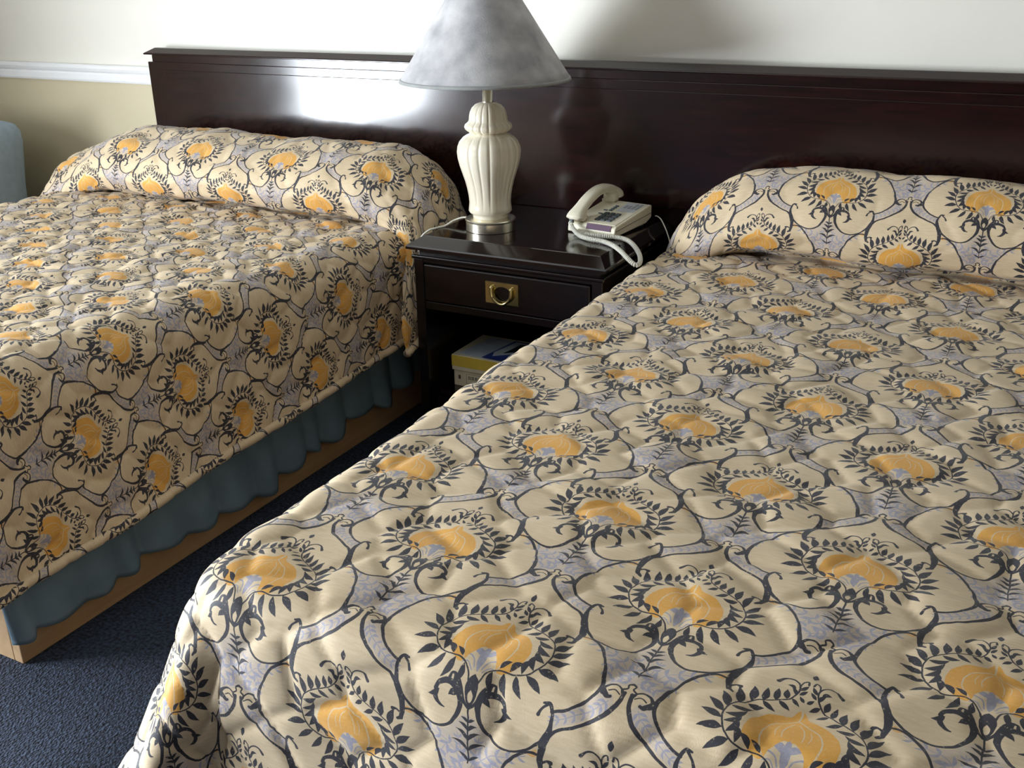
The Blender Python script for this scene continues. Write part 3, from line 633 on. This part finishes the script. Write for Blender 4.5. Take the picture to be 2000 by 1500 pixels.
# ------------------------------------------------ telephone
ph = empty('telephone', (.134, -.258, .5587), 'cream push-button desk telephone with plum label, on the nightstand top', 'telephone')
ph.rotation_euler = (0, 0, math.radians(-8))
PW, PL = .152, .205
def pz(y): return .030+(y-.012)/(PL-.012)*.026
def pp(name, bm, m, parent=ph, **k): return fin(name, bm, m, parent, **k)
bm = bmesh.new(); prism(bm, [(0, .003), (0, .014), (.004, .026), (.012, .030), (PL-.004, .056), (PL, .053), (PL, .020), (PL-.03, .008), (.03, .003)], 0, PW); body = pp('housing', bm, M['ivory'], bevel=.003, seg=3)
for fx in (.008, PW-.03):
    for fy, fh in ((.01, .005), (PL-.05, .012)):
        bm = bmesh.new(); bx(bm, fx, fx+.022, fy, fy+.02, 0, fh); pp('rubber_foot', bm, M['key'])
bm = bmesh.new(); prism(bm, [(.004, .0165), (PL-.001, .032), (PL-.001, .0335), (.004, .018)], PW-.0006, PW+.0006); pp('side_seam', bm, M['key'])
# faceplate panel and cradle posts
def patch(bm, x0, x1, y0, y1, h=.0012, base=0.0):
    vs = [bm.verts.new((x, y, pz(y)+base+dz)) for dz in (0, h) for x, y in ((x0, y0), (x1, y0), (x1, y1), (x0, y1))]
    for f in ((0,3,2,1),(4,5,6,7),(0,1,5,4),(1,2,6,5),(2,3,7,6),(3,0,4,7)): bm.faces.new([vs[i] for i in f])
bm = bmesh.new(); patch(bm, .046, PW-.008, .016, PL-.008, .0015); pp('faceplate', bm, M['ivory'], bevel=.0008)
bm = bmesh.new(); patch(bm, .084, PW-.014, .118, PL-.014, .0008, .0015); cdp = pp('index_card', bm, M['card'])
bm = bmesh.new()
for r in range(5):
    for c in range(4): patch(bm, .092+c*.0125, .1005+c*.0125, .145+r*.0085, .1492+r*.0085, .0003, .0023) if (c > 1 or r < 3) else None
pp('card_print', bm, M['print'], cdp)
for r in range(4):
    for c in range(3):
        bm = bmesh.new(); patch(bm, .066+c*.0185, .080+c*.0185, .034+r*.0165, .046+r*.0165, .004, .0015); pp('dial_key', bm, M['key'], bevel=.001)
for r in range(4):
    bm = bmesh.new(); patch(bm, .064, .074, .112+r*.012, .119+r*.012, .0025, .0015); pp('memory_key', bm, M['key'], bevel=.0006)
for r in range(2):
    bm = bmesh.new(); patch(bm, .048, .060, .082+r*.028, .088+r*.028, .002, .0015); pp('function_key', bm, M['key'], bevel=.0006)
bm = bmesh.new(); 
vs = [bm.verts.new(p) for p in ((.060, .0015, .0160), (.138, .0015, .0160), (.138, .0085, .0295), (.060, .0085, .0295), (.060, -.0016, .0170), (.138, -.0016, .0170), (.138, .0060, .0315), (.060, .0060, .0315))]
for f in ((0,3,2,1),(4,5,6,7),(0,1,5,4),(1,2,6,5),(2,3,7,6),(3,0,4,7)): bm.faces.new([vs[i] for i in f])
pp('plum_label', bm, M['plum'])['label'] = 'plum coloured label strip along the front edge'
for y_, z_ in ((.020, .028), (PL-.028, .050)):
    bm = bmesh.new(); bx(bm, .002, .044, y_, y_+.010, z_, z_+.012); pp('cradle_post', bm, M['ivory'], bevel=.002)
# handset: one swept body, thick ends and slimmer arched grip
S_ = catmull([(.026, -.004, .036), (.026, .006, .050), (.027, .030, .068), (.028, .065, .086), (.028, .105, .098), (.028, .145, .100), (.028, .180, .092), (.028, .203, .078), (.028, .208, .064)], 7)
ns_ = len(S_); bm = bmesh.new(); rows = []
for i, p in enumerate(S_):
    t = i/(ns_-1); tg = (S_[min(i+1, ns_-1)]-S_[max(i-1, 0)]).normalized(); nrm = Vector((1, 0, 0)).cross(tg).normalized()
    e_ = abs(2*t-1); wx = .019+.008*sm(np.array(e_), .45, .9); wz = (.0125+.0065*sm(np.array(e_), .5, .95)); k = 1 if .03 < t < .97 else .62
    rows.append([bm.verts.new(p+Vector((1, 0, 0))*float(wx)*k*math.copysign(abs(math.cos(a))**.7, math.cos(a))+nrm*float(wz)*k*math.copysign(abs(math.sin(a))**.8, math.sin(a))) for a in [2*math.pi*q/20 for q in range(20)]])
for a, b2 in zip(rows[:-1], rows[1:]):
    for k in range(20): bm.faces.new((a[k], a[(k+1) % 20], b2[(k+1) % 20], b2[k]))
bm.faces.new(rows[0][::-1]); bm.faces.new(rows[-1])
hs = pp('handset', bm, M['ivory'], smooth=True)
for nm, y, z0, z1 in (('mouthpiece', .018, .034, .056), ('earpiece', .188, .056, .084)):
    bm = bmesh.new(); lathe(bm, [(.017, z0), (.0215, z0+.003), (.0225, z0+.010), (.021, z1)], (.027, y, 0), 32); fin(nm, bm, M['ivory'], hs, smooth=True)
bm = bmesh.new(); bx(bm, .014, .026, -.016, -.008, .030, .040); fin('cord_plug', bm, M['key'], hs, bevel=.001)
# coiled cord: a helix about the slack loop (phone coordinates)
inv = (Matrix.Translation(ph.location) @ ph.rotation_euler.to_matrix().to_4x4()).inverted()
wp = [(.150, -.275, .590), (.165, -.290, .578), (.195, -.312, .5665), (.235, -.335, .5665), (.275, -.343, .5665), (.315, -.368, .566), (.352, -.400, .562), (.388, -.430, .550), (.410, -.437, .540), (.412, -.412, .542),
      (.392, -.368, .550), (.362, -.330, .560), (.330, -.302, .5655), (.295, -.288, .5662), (.255, -.292, .5662), (.215, -.292, .5662), (.180, -.284, .567), (.160, -.272, .568)]
cp = catmull(wp, 14); dl = [0]
for a, b2 in zip(cp[:-1], cp[1:]): dl.append(dl[-1]+(b2-a).length)
nh = 2600; turns = dl[-1]/.0052; hel = []; nx = Vector((0, 0, 1))
arr = np.array([tuple(p) for p in cp]); ss = np.linspace(0, dl[-1], nh); ctr = np.stack([np.interp(ss, dl, arr[:, k]) for k in range(3)], 1)
for i in range(nh):
    tg = Vector(ctr[min(i+6, nh-1)]-ctr[max(i-6, 0)]).normalized(); nx = (nx-tg*nx.dot(tg)).normalized(); ny = tg.cross(nx); a = 2*math.pi*turns*i/nh
    hel.append(inv @ (Vector(ctr[i])+(nx*math.cos(a)+ny*math.sin(a))*.0048))
bm = bmesh.new(); tube(bm, hel, .0017, 6); pp('coiled_cord', bm, M['cord'], smooth=True)
bm = bmesh.new(); tube(bm, [inv @ p for p in catmull([(.318, -.058, .578), (.328, -.070, .581), (.345, -.085, .577), (.362, -.100, .562), (.374, -.108, .545), (.384, -.112, .520), (.388, -.11, .48)], 8)], .0017, 8); pp('line_cord', bm, M['cord'], smooth=True)

# ------------------------------------------------ box and leaflets on the nightstand shelf
sb = empty('shoe_box', (-.02, -.32, .1005), 'cream cardboard box with yellow banded lid on the open nightstand shelf', 'box')
place(sb, box('box_base', (-.162, .150, -.415, -.235, .1005, .156), M['boxcream'], None, .001))
lid = place(sb, box('lid', (-.166, .154, -.419, -.231, .150, .198), M['boxcream'], None, .0015))
for d in ((-.1663, .1543, -.4196, -.4188, .163, .196),): o = box('yellow_band', d, M['lidyellow']); o.parent = lid
bm = bmesh.new()
bx(bm, -.120, .000, -.4157, -.4148, .110, .1105); bx(bm, -.120, .000, -.4157, -.4148, .1405, .141); bx(bm, -.120, -.1195, -.4157, -.4148, .110, .141); bx(bm, -.0005, .000, -.4157, -.4148, .110, .141)
for k, x in enumerate((-.113, -.102, -.091, -.080)):
    z = .123                                                       # small blurred capitals: A A M I
    if k < 2 or k == 2:
        bx(bm, x, x+.0012, -.4158, -.4148, z, z+.011); bx(bm, x+.0058, x+.007, -.4158, -.4148, z, z+.011)
        if k < 2: bx(bm, x, x+.007, -.4158, -.4148, z+.010, z+.0115); bx(bm, x, x+.007, -.4158, -.4148, z+.004, z+.0052)
        else: bx(bm, x+.0028, x+.0042, -.4158, -.4148, z+.003, z+.011); bx(bm, x, x+.007, -.4158, -.4148, z+.0098, z+.011)
    else: bx(bm, x+.002, x+.0035, -.4158, -.4148, z, z+.011)
bx(bm, -.147, -.140, -.4158, -.4148, .122, .134)
o = place(sb, fin('printed_label', bm, M['inkprint']))
lf = empty('leaflet', (-.05, -.33, .199), 'glossy blue and pale printed leaflet lying on the box lid in the nightstand', 'leaflet')
def sheet(name, P, z, m, par):
    bm = bmesh.new(); a = [bm.verts.new((x, y, z)) for x, y in P]; b2 = [bm.verts.new((x, y, z+.0008)) for x, y in P]; n = len(P)
    bm.faces.new(a[::-1]); bm.faces.new(b2)
    for i in range(n): bm.faces.new((a[i], a[(i+1) % n], b2[(i+1) % n], b2[i]))
    return place(par, fin(name, bm, m))
sheet('pale_page', [(-.150, -.405), (-.060, -.412), (-.030, -.25), (-.125, -.243)], .1985, M['leafpale'], lf)
sheet('blue_page', [(-.070, -.410), (.045, -.414), (.062, -.25), (-.045, -.246)], .1996, M['leafblue'], lf)
arc = [(-.045+.10*t, -.388+.035*math.sin(t*2.6)) for t in [k/12 for k in range(13)]]
sheet('pale_curve', [(-.055, -.36)]+arc+[(.05, -.26), (-.035, -.256)], .2006, M['leafpale'], lf)
sheet('dark_curve', [(x+.02, y+.03) for x, y in arc]+[(.052, -.275), (-.012, -.272)], .2016, M['leafdark'], lf)

# ------------------------------------------------ armchair at the left edge
ch = empty('armchair', (-2.53, -.42, FLOOR), 'blue-grey upholstered tub armchair at the left, between bed and wall', 'armchair')
cx, cy = -2.53, -.42
def shellpt(a, r, z): # rounded square plan, back of the tub towards the bed side
    c, s = math.cos(a), math.sin(a); q = (abs(c)**4+abs(s)**4)**(-1/4)
    return (cx+r*q*c*.80, cy+r*q*s*.80, z)
bm = bmesh.new(); n = 72; rows = []
secs = [(.375, .10), (.378, .30), (.390, .48), (.402, .58), (.410, .65), (.408, .685), (.396, .708), (.370, .718), (.330, .712), (.300, .69), (.288, .64), (.285, .55), (.28, .42), (.28, .30)]
for k in range(n+1):
    a = math.radians(62-140+280*k/n); f_ = abs(2*k/n-1); dip = .235*float(sm(np.array(f_), .30, 1.0))
    rows.append([bm.verts.new(shellpt(a, r, z-dip*max(0, (z-.3)/.418))) for r, z in secs])
for a, b2 in zip(rows[:-1], rows[1:]):
    for k in range(len(secs)-1): bm.faces.new((a[k], b2[k], b2[k+1], a[k+1]))
    bm.faces.new((a[-1], b2[-1], b2[0], a[0]))
bm.faces.new(rows[0]); bm.faces.new(rows[-1][::-1])
o = place(ch, fin('tub_back', bm, M['chair'], smooth=True))
bm = bmesh.new(); bx(bm, cx-.27, cx+.24, cy-.27, cy+.23, .12, .34); place(ch, fin('seat_base', bm, M['chair'], bevel=.03, seg=4))
bm = bmesh.new(); bx(bm, cx-.275, cx+.22, cy-.28, cy+.21, .34, .44); place(ch, fin('seat_cushion', bm, M['chair'], bevel=.04, seg=5))
for sx in (-.22, .21):
    for sy in (-.22, .20):
        bm = bmesh.new(); lathe(bm, [(.014, FLOOR), (.02, 0), (.024, .12)], (cx+sx, cy+sy, 0), 16); place(ch, fin('leg', bm, M['mahogany'], smooth=True))
